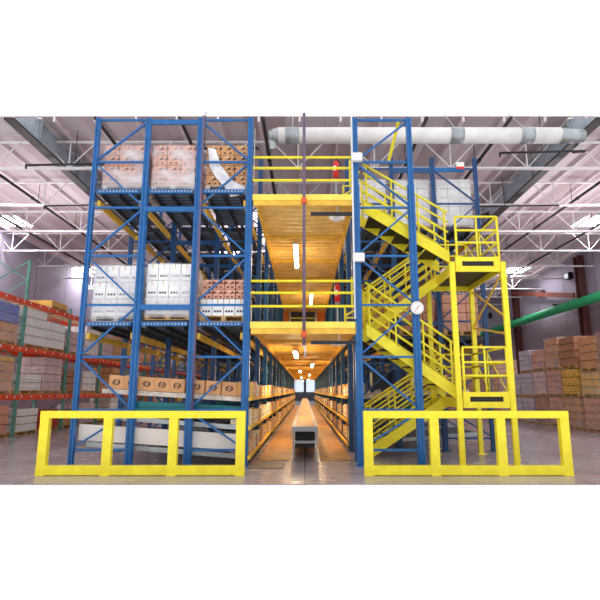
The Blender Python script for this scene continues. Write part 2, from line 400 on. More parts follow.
for k in range(2, NB):
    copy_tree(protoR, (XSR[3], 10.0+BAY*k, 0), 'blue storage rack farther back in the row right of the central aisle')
# lone upright frame at the front of the stairs
rf = empty('rack_frame', (1.1, 10.0, 0), 'tall blue braced upright frame in front of the yellow stairs', 'rack frame')
post(rf, 0, 0); post(rf, 1.19, 0); frame_braces(rf, 0, 1.19, 0, 'R')
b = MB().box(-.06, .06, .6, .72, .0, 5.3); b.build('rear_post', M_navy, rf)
MB().tube((1.0, .13, TOP-.01), (.86, .75, 6.75), .04, 8).build('yellow_pipe_brace', M_yel, rf)
MB().box(1.3, 3.2, 2.46, 2.52, 7.28, 7.4).build('tie_beam', M_blue, rf)

# conduit and boxes on posts
def conduit(x, y, z0, z1, lab, m=M_white, boxes=(), r=.02, nm='conduit'):
    c = empty(nm, (x, y, z0), lab, 'conduit')
    MB().tube((0,0,0), (0,0,z1-z0), r).build('pipe', m, c, True)
    for z in boxes: MB().cbox(-.02, .22, -.06, .04, z-z0-.08, z-z0+.1).build('junction_box', M_white, c)
    return c
conduit(1.02, 9.96, 2.9, TOP, 'white vertical conduit on the left post of the frame before the stairs', boxes=(6.42, 4.18))
conduit(-2.22, 9.93, 1.05, TOP, 'thin purple-grey vertical pipe on the left rack', M_purple, r=.022)
conduit(-1.1, 9.97, 5.9, TOP-.3, 'thin pale cable beside the inner post of the left rack', M_grey, r=.012)
# central drop pipe
c = empty('drop_pipe', (-.02, 9.83, 2.35), 'purple-grey vertical pipe hanging in front of the two decks', 'pipe')
MB().tube((0,0,0), (0,0,5.05), .033, 12).build('pipe', M_purple, c, True)
for z in (5.32, 2.5):
    MB().tube((0,0,z-2.35-.0), (0,0,z-2.35+.13), .055, 12).build('pipe_clamp', M_orange, c, True)
    MB().box(-.02, .02, .03, .2, z-2.35+.04, z-2.35+.09).build('clamp_bracket', M_orange, c)
MB().path([(0,0,0), (.03,.1,-.12), (.02,.3,-.2)], .022).build('hose_tail', M_white, c)
for x, y, lv in ((1.02, 9.95, 'upper'), (1.02, 9.95, 'lower')):
    z = 5.17 if lv == 'upper' else 2.42
    o = MB().box(.12, 1.04, 10.0, 10.05, z-.035, z+.035); tag(o.build('dark_crossbar', M_dark), 'black bar under the front edge of the %s deck' % lv, 'bar')

# ------------------------------------------------------------ aisle decks
def make_deck(z, y0, y1, label, n):
    r = empty('walkway_deck', (0, y0, z), label, 'walkway deck'); L = y1-y0
    W = 1.05
    f = MB().box(-1.12, 1.02, -.06, 0, -.13, -.0); f.build('front_channel', mat('pale_yellow_channel', (250, 224, 92), .4, var=.04), r)
    MB().box(-1.1, 1.01, -.04, .0, -.24, -.13).box(-1.1, 1.01, -.06, -.0, -.25, -.235).build('lower_channel', M_beamy, r)
    b = MB().box(-W, -W+.07, 0, L, -.24, -.03); b.build('edge_beam', M_beamy, r)
    b = MB().box(W-.07, W, 0, L, -.24, -.03); b.build('edge_beam', M_beamy, r)
    # ribbed steel underside
    b = MB(); y = .02; xa, xb = -W+.07, W-.07
    while y < L-.32:
        P = [(y, -.035), (y+.13, -.035), (y+.15, -.13), (y+.28, -.13), (y+.3, -.035)]
        for (ya, za), (yb, zb) in zip(P, P[1:]):
            b.quad([(xa, ya, za), (xa, yb, zb), (xb, yb, zb), (xb, ya, za)])
        y += .3
    b.build('ribbed_underside', M_amber, r)
    MB().box(-W, W, 0, L, -.028, 0).build('deck_board', M_woodgrey, r)
    k = 1
    while BAY*k < L-.2:
        MB().box(-W+.07, W-.07, BAY*k-.04, BAY*k+.04, -.2, -.09).build('cross_joist', M_beamy, r); k += 1
    b = MB()
    for zz in (.85, .6, .32): b.tube((-1.12, -.05, zz), (1.02, -.05, zz), .028, 10)
    b.build('guardrail', M_yel, r, True)
    return r
YE = 10+BAY*NB
make_deck(5.59, 10.02, YE, 'yellow upper walkway deck with guardrail over the central aisle', 0)
make_deck(2.84, 10.02, YE, 'yellow lower walkway deck with guardrail over the central aisle', 0)
# tube lights under decks
def tube_light(x, y, z, lab, grp, warm=(1,.74,.42), e=48):
    t = empty('tube_light', (x, y, z), lab, 'light', grp)
    MB().box(-.07, .07, -1.22, 1.22, -.05, .0).build('housing', M_white, t)
    MB().tube((-.03, -1.2, -.07), (-.03, 1.2, -.07), .022, 8).tube((.03, -1.2, -.07), (.03, 1.2, -.07), .022, 8).build('tube', M_tube, t)
    MB().tube((-.03,-.5,0), (-.03,-.5,.1), .008, 6).tube((-.03,.5,0), (-.03,.5,.1), .008, 6).build('hanger', M_grey, t)
    l = bpy.data.lights.new('tube_glow', 'AREA'); l.shape = 'RECTANGLE'; l.size = .12; l.size_y = 2.4; l.energy = e; l.color = warm
    lo = bpy.data.objects.new('tube_glow', l); C.objects.link(lo); lo.location = (x, y, z-.1)
    l2 = bpy.data.lights.new('tube_glow_up', 'POINT'); l2.energy = e*.55; l2.color = warm; l2.shadow_soft_size = .15
    lo2 = bpy.data.objects.new('tube_glow_up', l2); C.objects.link(lo2); lo2.location = (x, y, z-.5)
for (x, y) in ((-.25, 13.75), (.26, 20.4), (-.26, 28)):
    tube_light(x, y, 5.30, 'bright tube light under the upper deck, %s' % {13.75:'the nearest one left of centre', 20.4:'the second one right of centre', 28:'the farthest one'}[y], 'tube lights under the upper deck')
for i, y in enumerate((14.5, 20.8, 27, 33, 39.4, 45.8, 52)):
    tube_light(-.27 if i % 2 == 0 else .3, y, 2.55, ['nearest tube light under the lower deck, left of centre', 'second tube light under the lower deck, right of centre'][i] if i < 2 else 'small bright tube light far down under the lower deck', 'tube lights under the lower deck', e=62)
# dark gate under the upper deck far back
g = empty('screen_gate', (-.1, 24.2, 4.7), 'dark framed screen with yellow bar closing the upper aisle', 'gate')
MB().box(-.62, .62, 0, .04, 0, .62).build('screen', M_dark, g); MB().box(-.62, .62, -.03, 0, .27, .33).build('yellow_bar', M_yel, g)
MB().box(-.68, -.6, -.04, .05, -1.85, .66).box(.6, .68, -.04, .05, -1.85, .66).build('frame_post', M_grey, g)
MB().box(-.98, 1.1, .06, .1, -1.85, .62).build('amber_panel', mat('orange_panel', (222, 120, 34), .6), g)
# red extinguishers and small lights
for z, lab in ((5.59, 'upper'), (2.84, 'lower')):
    e = empty('fire_extinguisher', (.74, 11.0, z), 'red cylinder fire extinguisher on a stand behind the %s deck rails' % lab, 'fire extinguisher')
    zz = .86 if lab == 'upper' else .6
    MB().tube((0,0,zz), (0,0,zz+.36), .07, 16).tube((0,0,zz+.36), (0,0,zz+.42), .07, 16, .025).build('cylinder', M_fred, e, True)
    MB().tube((0,0,zz+.42), (0,0,zz+.47), .02, 8).box(-.02, .05, -.01, .01, zz+.46, zz+.49).build('valve_handle', M_black, e)
    MB().path([(.03,0,zz+.44), (.1,-.02,zz+.36), (.1,-.02,zz+.1)], .012).build('hose', M_black, e)
    MB().box(-.072, .0, -.073, -.06, zz+.14, zz+.26).build('paper_label', M_label, e)
    MB().box(-.02, .02, .07, .1, 0, zz+.3).box(-.06, .06, .05, .09, zz-.03, zz).box(-.1, .1, .0, .16, 0, .02).build('stand', M_grey, e)
    a = empty('emergency_light', (.72, 10.42, z-.44), 'small white twin-head emergency light under the %s deck' % lab, 'lamp')
    MB().cbox(-.1, .06, -.04, .04, 0, .1).box(-.02, .02, -.02, .02, .1, .35).build('housing', M_white, a)
    MB().tube((-.14,-.04,.06), (-.14,-.12,.04), .045, 12, .055).build('lamp_head', M_label, a); MB().tube((.1,-.04,.06), (.1,-.12,.04), .045, 12, .055).build('lamp_head', M_label, a)
# small yellow swing gates on the decks' right edge
for z, lab in ((5.59, 'upper'), (2.84, 'lower')):
    s = MB()
    Y0 = 10.5; 
    s.path([(.86, Y0, z+.02), (.86, Y0, z+.42), (1.2, Y0, z+.42)], .02).tube((.86, Y0, z+.16), (1.2, Y0, z+.16), .02).tube((.86, Y0, z+.2), (1.2, Y0, z+.4), .02).tube((1.02, Y0, z+.4), (1.02, Y0, z+1.05), .022).tube((1.02,Y0,z+.75), (1.25,Y0,z+.75), .022)
    tag(s.build('swing_gate', M_yel), 'little yellow pipe gate at the right end of the %s deck' % lab, 'gate')

# clock on the frame post
c = empty('wall_clock', (2.29, 9.955, 3.12), 'round white clock on the blue post in front of the stairs', 'clock')
MB().tube((0,0,0), (0,-.035,0), .138, 36).build('case', M_grey, c, True)
MB().tube((0,-.035,0), (0,-.04,0), .127, 36).build('face', M_label, c)
m = MB()
for k in range(12):
    a = k*PI/6; m.bar((math.sin(a)*.095,-.043,math.cos(a)*.095), (math.sin(a)*.115,-.043,math.cos(a)*.115), .008, .003, (0,1,0))
m.build('hour_marks', M_print, c)
MB().bar((0,-.045,-.01), (.045,-.045,.06), .012, .004, (0,1,0)).bar((0,-.047,.0), (-.05,-.047,-.075), .008, .004, (0,1,0)).build('clock_hand', M_redprint, c)

# ------------------------------------------------------------ stairs
def flight(xa, za, xb, zb, y0, y1, lab, rear_rail=True, rail_front=True, w=.26):
    """from top (xa, za) to foot (xb, zb); treads between y0 and y1"""
    r = empty('stair_flight', (xb, y0, zb), lab, 'stairs')
    T = lambda x, y, z: (x-xb, y-y0, z-zb)
    for y in (y0, y1-.04):
        b = MB(); n = [(xa, za+.12), (xb, zb+.12), (xb, zb-w+.12), (xa, za-w+.12)]
        b.prism([T(p[0], y, p[1]) for p in n], [T(p[0], y+.04, p[1]) for p in n]); b.build('stringer', M_yel, r)
    k = max(3, round(abs(za-zb)/.19))
    for i in range(1, k):
        f = i/k; x = xb+(xa-xb)*f; z = zb+(za-zb)*f; dx = abs(xa-xb)/k
        sg = 1 if xa > xb else -1
        t = MB(); a = T(x-dx*.62, y0+.04, z-.03); c_ = T(x+dx*.62, y1-.04, z)
        t.box(a[0], c_[0], a[1], c_[1], a[2], c_[2]); o = t.build('tread', M_black, r)
        nx = T(x-sg*dx*.62, 0, 0)[0]
        MB().box(nx-.012, nx+.012, .04, y1-y0-.04, a[2]-.02, c_[2]+.004).build('nosing', M_dark, o)
    for j, y in enumerate((y0+.02, y1-.02)):
        if j == 0 and not rail_front: continue
        if j == 1 and not rear_rail: continue
        b = MB()
        for h in (1.0, .78, .55, .33):
            b.tube(T(xa, y, za+h), T(xb, y, zb+h), .022 if h < 1 else .026, 8)
        b.build('handrail', M_yel, r, True)
        for f in (.04, .35, .66, .96):
            x = xb+(xa-xb)*f; z = zb+(za-zb)*f
            MB().tube(T(x, y, z+.05), T(x, y, z+1.0), .022, 8).build('baluster', M_yel, r, True)
    return r
flight(1.28, 5.42, 3.1, 4.28, 10.22, 11.1, 'yellow stair flight from the upper deck down to the upper landing')
flight(3.12, 4.02, 1.38, 2.78, 11.25, 12.1, 'yellow stair flight from the upper landing down to the lower deck')
flight(1.28, 2.72, 3.1, 1.42, 10.22, 11.1, 'yellow stair flight from the lower deck down to the lower landing')
flight(3.16, 1.24, 1.38, .1, 11.2, 12.05, 'yellow bottom stair flight from the lower landing to the floor')
def landing(z, lab, wh):
    r = empty('stair_landing', (3.14, 10.0, z), lab, 'stair landing')
    W, D = .92, 2.05
    MB().box(0, W, -.04, 0, -.24, -.12).box(0, W, D-.04, D, -.24, -.03).box(-.04, 0, 0, D, -.24, -.03).box(W, W+.04, 0, D, -.24, -.03).build('frame_beam', M_yel, r)
    MB().box(0, W, .0, D-.04, -.12, -.02).build('grating_floor', M_dark, r)
    MB().box(.14, W-.14, -.045, -.0, -.115, -.025).build('black_step_plate', M_black, r)
    MB().box(0, .13, -.05, 0, -.12, .08).box(W-.13, W, -.05, 0, -.12, .08).box(0.0, W, -.055, -.045, -.02, .07).build('toe_board', M_yel, r)
    for h in (.96, .66, .39):
        b = MB().tube((.04, -.02, h), (W, -.02, h), .024).tube((W, -.02, h), (W, D, h), .024).tube((.0, D-.02, h), (W, D-.02, h), .024)
        b.build('guardrail', M_yel, r, True)
    for (x, y) in ((.04, -.02), (W, -.02), (.48, -.02), (W, D/2), (W, D-.02), (.48, D-.02), (.02, D-.02)):
        MB().tube((x, y, -.04), (x, y, .96), .026 if (x in (.04, W) and y < 0) else .02).build('rail_post', M_yel, r, True)
    for y0 in (.1, 1.05):
        MB().bar((W, y0, .1), (W, y0+.9, .9), .02, .02).build('rail_brace', M_yel, r)
    return r
landing(4.13, 'upper yellow stair landing with guardrail on tall legs', 'u')
landing(1.36, 'lower yellow stair landing with guardrail close to the floor', 'l')
tw = empty('stair_tower_legs', (3.1, 9.97, 0), 'four tall yellow legs with cross bracing carrying the stair landings', 'stair legs')
for (x, y) in ((-.04, 0), (1.02, 0), (-.04, 2.0), (1.02, 2.0)):
    MB().cbox(x-.055, x+.055, y-.05+.02, y+.05+.02-.02, .012, 4.1, .01).box(x-.1, x+.1, y-.09, y+.09, 0, .012).build('leg', M_yel, tw)
for za, zb in ((3.9, 3.0), (2.95, 3.85)):
    MB().bar((1.02, .05, za), (1.02, 1.95, zb), .03, .04).build('cross_brace', M_beamy, tw)
MB().bar((1.02, .05, 2.6), (1.02, 1.95, 2.95), .03, .04).build('cross_brace', M_beamy, tw)

# ------------------------------------------------------------ yellow floor guards
def guard(xs_, lab):
    r = empty('floor_guard', (xs_[0], 8.98, 0), lab, 'guard rail')
    a, b = xs_[0], xs_[-1]
    MB().box(-.08, b-a+.08, 0, .12, .975, 1.1).build('top_rail', M_yel, r)
    MB().box(-.08, b-a+.08, 0, .12, 0.01, .165).build('bottom_rail', M_yel, r)
    for x in xs_:
        MB().box(x-a-.078, x-a+.078, .004, .116, .165, .975).build('upright', M_yel, r)
        MB().box(x-a-.079, x-a+.079, -.012, .132, 0, .012).build('foot_plate', M_yel, r)
guard([-4.62, -3.49, -2.33, -1.14], 'yellow steel floor guard with three openings in front of the left racks')
guard([1.12, 2.29, 3.47, 4.6], 'yellow steel floor guard with three openings in front of the stairs')

# ------------------------------------------------------------ conveyor and mats in the aisle
cv = empty('belt_conveyor', (0, 10.6, 0), 'long belt conveyor down the middle of the central aisle', 'conveyor')
CL = 42
MB().box(-.2, .2, .03, CL, .68, .70).build('belt', M_belt, cv)
MB().box(-.27, -.2, 0, CL, .6, .72).build('side_rail', M_cgrey, cv); MB().box(.2, .27, 0, CL, .6, .72).build('side_rail', M_cgrey, cv)
MB().box(-.2, .2, 0, .03, .62, .72).build('end_plate', M_cgrey, cv)
MB().box(-.22, .22, .5, CL, .25, .58).build('drive_cover', M_black, cv)  # black block put in for the shade inside the open frame
for k in range(15):
    y = .02+2.9*k
    if y < CL: 
        MB().box(-.26, -.22, y, y+.05, 0, .6).box(.22, .26, y, y+.05, 0, .6).box(-.22, .22, y, y+.04, .38, .43).box(-.3, -.18, y-.02, y+.07, 0, .012).box(.18, .3, y-.02, y+.07, 0, .012).build('leg', M_cgrey, cv)
for sx, nm in ((-1, 'left'), (1, 'right')):
    for k in range(8):
        y0 = 10.9+5.0*k; o = MB().cbox(.33, .98, 0, 4.94, 0, .018, .02)
        o = o.build('floor_mat', M_mat); o.location = (0, y0, 0)
        if sx < 0: o.location.x = -1.31
        tag(o, 'brown walkway mat on the %s side of the conveyor%s' % (nm, ', nearest one' if k == 0 else ', farther in'), 'floor mat', 'brown mats beside the conveyor')
tag(MB().cbox(-1.1, -.42, 9.75, 10.75, 0, .015, .02).build('floor_mat', M_matd), 'dark grey floor mat at the left mouth of the aisle', 'floor mat')

# ------------------------------------------------------------ cartons and loads
def carton_mesh(w, d, h, m, tape=True, prt=None):
    b = MB(); b.use(m).cbox(0, w, 0, d, 0, h, .006)
    if tape: b.use(M_tape).box(w*.44, w*.56, -.002, 0.004, h*.72, h+.001).box(w*.44, w*.56, 0, d, h, h+.002)
    if prt == 'arrow':
        b.use(M_print)
        for q in (.2, .62):
            x = w*q; b.box(x, x+.05, -.003, 0, h*.12, h*.26)
            b.prism([(x+.06, -.003, h*.5), (x+.17, -.003, h*.62), (x+.13, -.003, h*.8)], [(x+.06, 0, h*.5), (x+.17, 0, h*.62), (x+.13, 0, h*.8)])
    if prt == 'logo':
        b.use(M_print); cx, cz, R = w*.5, h*.5, h*.22
        n = 16
        for i in range(n):
            if i in (3, 11): continue
            a0, a1 = 2*PI*i/n, 2*PI*(i+1)/n
            q = [(cx+math.cos(a)*r*1.3, cz+math.sin(a)*r) for a, r in ((a0, R), (a1, R), (a1, R*.62), (a0, R*.62))]
            b.prism([(x, -.003, z) for x, z in q], [(x, 0, z) for x, z in q])
        b.box(cx-R*.5, cx+R*.5, -.003, 0, cz-R*.12, cz+R*.12)
    if prt == 'small':
        b.use(M_print)
        for q in (.25, .5, .75): b.box(w*q-.02, w*q+.02, -.003, 0, h*.2, h*.32)
    return b
def make_pallet(parent, w, d, h=.13, m=M_wood):
    b = MB()
    for q in (0, .5, 1):
        x = q*(w-.1); b.box(x, x+.1, 0, d, .02, h-.02)
    n = 7
    for i in range(n):
        y = i*(d-.1)/(n-1); b.box(0, w, y, y+.1, h-.02, h)
    for y in (0, (d-.1)/2, d-.1): b.box(0, w, y, y+.1, 0, .02)
    return b.build('pallet', m, parent)
def load(x, y, z, w, d, nx, ny, layers, lab, grp=None, wrap=True, pm=M_wood, ph=.13, rz=0, cat='pallet load'):
    """layers: list of (height, material, print). origin = front left bottom corner"""
    r = empty('pallet_load', (x, y, z), lab, cat, grp, rz)
    make_pallet(r, w, d, ph, pm)
    zz = ph+.001
    for (h, m, prt) in layers:
        cw, cd = w/nx, d/ny
        src = carton_mesh(cw-.014, cd-.014, h-(.026 if rz else .014), m, prt != 'plain', prt if prt != 'plain' else None).build('carton', None, r)
        src.location = (.004, .004, zz)
        for i in range(nx):
            for j in range(ny):
                if i == 0 and j == 0: continue
                if 0 < i < nx-1 and 0 < j < ny-1 and zz+h < ph+sum(q[0] for q in layers)-.01: continue
                o = src.copy(); C.objects.link(o); o.parent = r
                o.location = (.004+cw*i+random.uniform(-.004,.004), .004+cd*j, zz)
        zz += h
    if wrap:
        b = MB(); e = .014
        b.box(-e, w+e, -e, d+e, ph*.4, zz+.006); del b.f[0:2]; del b.m[0:2]
        b.build('stretch_wrap', M_film2 if rz else M_film, r)
    return r
U = 5.745; Mz = 2.865
ar = 'arrow'
load(-4.43, 10.16, U, .95, 1.1, 3, 3, [(.24, M_cardp, ar)]*4, 'wrapped pinkish cartons on the upper deck, at the far left', 'pallet loads on the upper front deck', pm=M_woodgrey)
load(-3.36, 10.16, U, .93, 1.1, 3, 3, [(.24, M_cardp, ar)]*4, 'wrapped pinkish cartons on the upper deck between the two braced frames', 'pallet loads on the upper front deck', pm=M_woodgrey)
load(-2.18, 10.16, U, .94, 1.1, 3, 3, [(.24, M_card, ar)]*4, 'tan cartons with torn film on the upper deck, nearest the central aisle', 'pallet loads on the upper front deck', wrap=False, pm=M_woodgrey)
# torn loose film on the last load
b = MB(); P = [(-2.15, 6.75), (-1.98, 6.72), (-1.86, 6.35), (-1.62, 6.0), (-1.32, 5.83), (-1.3, 5.66), (-1.62, 5.6), (-1.72, 5.78), (-1.95, 6.05), (-2.1, 6.3)]
b.prism([(x, 10.13, z) for x, z in P], [(x, 10.138, z) for x, z in P]); 
tag(b.build('loose_film', mat('white_film', (238, 236, 246), .25, var=.1, scale=5)), 'white torn stretch film hanging over the tan cartons by the upper deck', 'plastic film')
w3 = [(.36, M_wcart, 'small')]*3
load(-4.45, 10.16, Mz, 1.02, 1.1, 4, 3, w3, 'white wrapped cartons on the lower deck at the far left', 'white pallet loads on the lower front deck', pm=M_woodgrey)
load(-3.34, 10.16, Mz+.04, .95, 1.15, 4, 3, w3, 'white wrapped cartons on a wooden pallet between the braced frames, lower deck', 'white pallet loads on the lower front deck')
load(-2.18, 10.16, Mz, .96, 1.1, 4, 3, [(.36, M_wcart, 'small'), (.21, M_cardp, ar), (.21, M_cardp, ar)], 'white cartons under pinkish arrow-marked cartons beside the lower deck rails', wrap=False)
# loads farther back on the decks
k = 0
cols = [M_cardp, M_wcart, M_card, M_pinkw, M_cream]
for bay in (1, 2, 3, 4, 6):
    for x in (-4.42, -3.36, -2.18, 1.28, 2.45, 3.6):
        for z in (U, Mz):
            if z == U and x < 0: continue
            random.seed(bay*31+int(x*10)+int(z)); 
            if z == U: mm = M_wcart; hh = .26
            else: mm = random.choice(cols[:4]); hh = .24
            if x < 0 and random.random() < .3: continue
            load(x, 10+BAY*bay+.3, z, .94, 1.1, 3, 2, [(hh, mm, 'plain')]*(5 if z == U else 4),
                 '%s cartons on %s deck %s' % ({M_wcart.name:'white wrapped', M_cardp.name:'pinkish', M_card.name:'tan', M_pinkw.name:'pale pink'}[mm.name], 'the upper' if z == U else 'the lower', ('behind the yellow stairs' if bay == 1 else 'deep behind the stairs') if x > 0 else 'deep in the left racks'),
                 'cartons stored deeper in the racks', wrap=(mm in (M_wcart, M_pinkw)))
# printed cartons on the top flow lane
lc = carton_mesh(.31, .34, .27, M_card, False, 'logo').build('printed_carton', None)
tag(lc, 'tan carton with a round black emblem on the top flow lane, at its left end', 'carton', 'emblem cartons on the flow lane')
sl = .17/2.9
for i, x in enumerate((-4.0, -3.69, -3.38, -3.07, -2.76, -2.36, -2.03, -1.70, -1.55)):
    if i == 8: continue
    o = lc if i == 0 else lc.copy()
    if i: C.objects.link(o)
    o.location = (x, 10.17, 1.345+(-1.25-x)*sl*.98); o.rotation_euler.y = math.atan(sl)
    if i: o['label'] = 'tan carton with a round black emblem in the row on the top flow lane'
o = tag(carton_mesh(.2, .34, .26, M_card, False).build('plain_carton', None), 'narrow tan carton closing the emblem carton row at the aisle', 'carton'); o.location = (-1.36, 10.17, 1.355); o.rotation_euler.y = math.atan(sl)

# pick cartons along the aisle faces
protos = []
for m_, prt in ((M_cream, False), (M_card, False), (M_cardy, False), (M_wcart, False), (M_cardd, False), (M_cardp, False)):
    b = MB(); b.use(m_).cbox(-.2, .2, 0, .36, 0, .30, .006); b.use(M_tape).box(-.205, .205, .15, .21, .299, .302).box(-.203, -.2, .15, .21, .2, .3).box(.2, .203, .15, .21, .2, .3)
    b.use(M_label).box(.2, .203, .03, .12, .06, .16).box(-.203, -.2, .03, .12, .06, .16)
    b.use(M_print).box(.2, .204, .24, .33, .08, .12).box(-.204, -.2, .24, .33, .08, .12)
    protos.append(b)
firsts = {}
random.seed(11)
stuff = MB(); cnt = 0
bm = M_fred; bblue = mat('blue_tote', (70, 130, 200), .5, var=.05)
NAMEC = ['cream', 'tan', 'yellowish', 'white', 'brown', 'pinkish']
for bay in range(NB):
    for side in (-1, 1):
        if side > 0 and bay == 0: continue
        for lv, z in ((0, .215), (1, .765), (2, 1.325)):
            n = 5
            for i in range(n):
                y = 10+BAY*bay+.2+.44*i; t = random.choices(range(6), [4, 4, 3, 2, 1.5, 2])[0]
                x = side*1.30
                if cnt < 295:
                    if t not in firsts:
                        o = protos[t].build('pick_carton', None); firsts[t] = o
                    else:
                        o = firsts[t].copy(); C.objects.link(o)
                    o.location = (x, y, z); s = random.uniform(.8, 1.1); o.scale = (1, random.uniform(.85, 1.05), s); cnt += 1
                    near = ', close to the front' if bay == 0 else (', directly behind the stairs' if bay == 1 and side > 0 else ' farther in')
                    tag(o, '%s carton on the %s shelf %s of the aisle%s' % (NAMEC[t], ['bottom', 'middle', 'top'][lv], 'left' if side < 0 else 'right', near), 'carton', 'pick cartons along the aisle shelves')
                else:
                    stuff.use([M_cream, M_card, M_cardy, M_wcart, M_cardd, M_cardp][t]).box(x-.2, x+.2, y, y+.36, z, z+.3*random.uniform(.8, 1.1))
tag(stuff.build('distant_cartons', None), 'tiny cartons on the aisle shelves far towards the vanishing point', 'cartons', kind='stuff')
# dark goods stored behind the stairs at eye height
for i, (x, y, m_, w, h, lab) in enumerate(((1.72, 12.75, M_dark, .45, .42, 'dark box on the shelf behind the stairs, leftmost'), (2.2, 12.75, mat('navy_box', (40, 52, 90), .6), .4, .5, 'navy box on the shelf behind the stairs, middle'), (2.7, 12.8, M_wcart, .3, .4, 'white box on the shelf behind the stairs, right of the navy one'), (3.1, 12.8, M_cardd, .4, .32, 'brown box on the shelf behind the stairs, rightmost'))):
    o = tag(carton_mesh(w, .5, h, m_, False).build('stored_box', None), lab, 'box'); o.location = (x, y, 1.505)

# ------------------------------------------------------------ orange pallet racks along the left wall
RX, RD, RB = -9.4, 1.1, 3.2
def rrack(y, lab, grp=None, top=5.85):
    r = empty('pallet_rack', (RX, y, 0), lab, 'pallet rack', grp)
    for x in (0, -RD):
        MB().cbox(x-.045, x+.045, 0, .09, 0, top).box(x-.1, x+.1, -.03, .13, 0, .012).build('upright_post', M_green, r)
    b = MB()
    for i in range(int((top-.4)/.68)):
        z = .4+.68*i; b.bar((-.03, .05, z), (-RD+.03, .05, z+(.66 if i % 2 else 0)), .03, .04)
        b.bar((-RD+.03, .05, z), (-.03, .05, z+.66), .03, .04)
    b.build('brace_lattice', M_green, r)
    for z in (1.2, 2.75, 4.32):
        for x in (.03, -RD-.03):
            o = MB().box(x-.03, x+.03, .06, RB+.04, z-.04, z+.14).build('load_beam', M_red, r)
            if x > 0:
                b = MB()
                for q in (.25, .85, 1.45, 2.05, 2.65, 3.05): b.tube((x+.03, q, z+.07), (x+.034, q, z+.07), .04, 10)
                b.build('beam_sticker', M_label, o)
        b = MB()
        for q in range(8): b.box(-RD, 0, .25+.39*q, .35+.39*q, z+.12, z+.145)
        b.build('deck_slats', M_wood, r)
    return r
r0 = rrack(13.1, 'orange-beamed rack with green posts, cut by the left edge of the photo', 'orange racks along the left wall')
NR = 13
copy_tree(r0, (RX, 13.1+RB, 0), 'second orange-beamed rack from the left edge, its post rising above the top beam')
r2 = rrack(13.1+2*RB, 'orange-beamed rack with green posts farther along the left wall', 'orange racks along the left wall', 4.7)
for k in range(3, NR): copy_tree(r2, (RX, 13.1+RB*k, 0))
random.seed(5)
def side_load(y, z, d, layers, lab, wrap, rx=RX, nx=3, w=1.0, grp='pallet loads on the left orange racks', rz=PI/2, pm=M_wood):
    # local x runs along the wall, local -y faces the hall
    return load(rx, y, z, d, w, nx, 2, layers, lab, grp, wrap, pm, rz=rz)
LZ = (.0, 1.347, 2.897, 4.467)
def L(n, h, m, p='plain'): return [(h, m, p)]*n
spec = {
 (0,2): [(0, L(2, .29, M_card)+L(2, .29, M_bluew), 'blue and brown film-wrapped load on the upper shelf by the left edge', True), (1, L(2, .29, M_card)+L(2, .31, M_bluew), 'second blue film-wrapped load on the upper shelf at the left', True)],
 (1,2): [(0, L(4, .31, M_wcart), 'tall white carton stack on the upper left shelf beside the blue load', False), (1, L(3, .32, M_wcart), 'lower white carton stack beside the tall one on the upper left shelf', False)],
 (2,2): [(0, L(3, .27, M_pinkw), 'pale carton load on the upper left shelf beyond the white stacks', True), (1, L(4, .3, M_wcart), 'white wrapped block seen just right of the outer blue post', True)],
 (0,1): [(0, L(3, .3, M_cardd), 'brown load on the middle shelf at the left edge', True), (1, L(3, .3, M_card)+L(1, .16, M_cardy), 'tan cartons with yellow tray on the middle shelf at the left', True)],
 (1,1): [(0, L(2, .28, M_wcart, 'small'), 'two layers of white cartons with black marks on the middle left shelf', False), (1, L(4, .3, M_pinkw), 'large pink-white wrapped block on the middle left shelf', True)],
 (0,0): [(0, L(4, .25, M_cardd), 'brown cartons on the floor under the left rack edge', False), (1, L(3, .3, M_cardp), 'tan cartons on the floor at the left edge', False)],
 (1,0): [(0, L(3, .25, M_wcart), 'three layers of white flat cartons on the floor under the left rack', False), (1, L(3, .22, M_redprint), 'red and cream cartons on the floor under the left rack', False)],
}
for bay in range(NR-1):
    for lv in range(4):
        s = spec.get((bay, lv))
        for q in range(2):
            y = 13.1+RB*bay+.2+1.45*q
            if s:
                _, lay, lab, wr = s[q]
            else:
                if lv == 3:
                    continue
                if random.random() < .12: continue
                m_ = random.choice([M_card, M_cardp, M_pinkw, M_wcart, M_cardd, M_cardy, M_card])
                lay = L(random.choice((2, 3, 4)), .28, m_); lab = '%s cartons on the %s level of the left racks, farther back' % ({'cardboard':'tan','cardboard_pink':'pinkish','pink_wrapped_carton':'pale pink','white_carton':'white','cardboard_dark':'brown','cardboard_yellow':'yellowish'}[m_.name], ('floor', 'middle', 'upper')[lv]); wr = m_ in (M_pinkw, M_wcart)
            side_load(y, LZ[lv], 1.3, lay, lab, wr)
for bay, n in ((1, 'orange-brown flat cartons on top shelf of the left rack'), (3, 'yellow-brown low load on top shelf of the left racks')):
    side_load(13.1+RB*bay+1.75, LZ[3], 1.2, L(1, .2, M_cardy), n, False)

# ------------------------------------------------------------ floor stacks on the right
random.seed(21)
RSX = 10.35
def stack(y, tiers, lab):
    z = 0
    for i, (n, h, m_, nm, wr, prt) in enumerate(tiers):
        pos = ('on the floor', 'second from the floor', 'topmost')[i]
        load(RSX, y+1.15, z, 1.13, 1.1, 3, 2, [(h, m_, prt)]*n, '%s cartons, %s, %s' % (nm, pos, lab), 'stacked pallet loads on the right floor', wr, rz=-PI/2)
        z += .13+n*h+.012
S = lambda n, h, m, nm, wr=True, p='plain': (n, h, m, nm, wr, p)
stack(16.35, [S(4, .27, M_pinkw, 'pale pink wrapped'), S(4, .23, M_cardd, 'brown wrapped'), S(4, .27, M_cardd, 'brown')], 'stack cut by the right photo edge')
stack(17.55, [S(4, .27, M_cardp, 'pinkish wrapped', True, 'small'), S(3, .26, M_cardy, 'yellow-brown wrapped'), S(4, .29, M_card, 'tan', False)], 'second stack from the right photo edge')
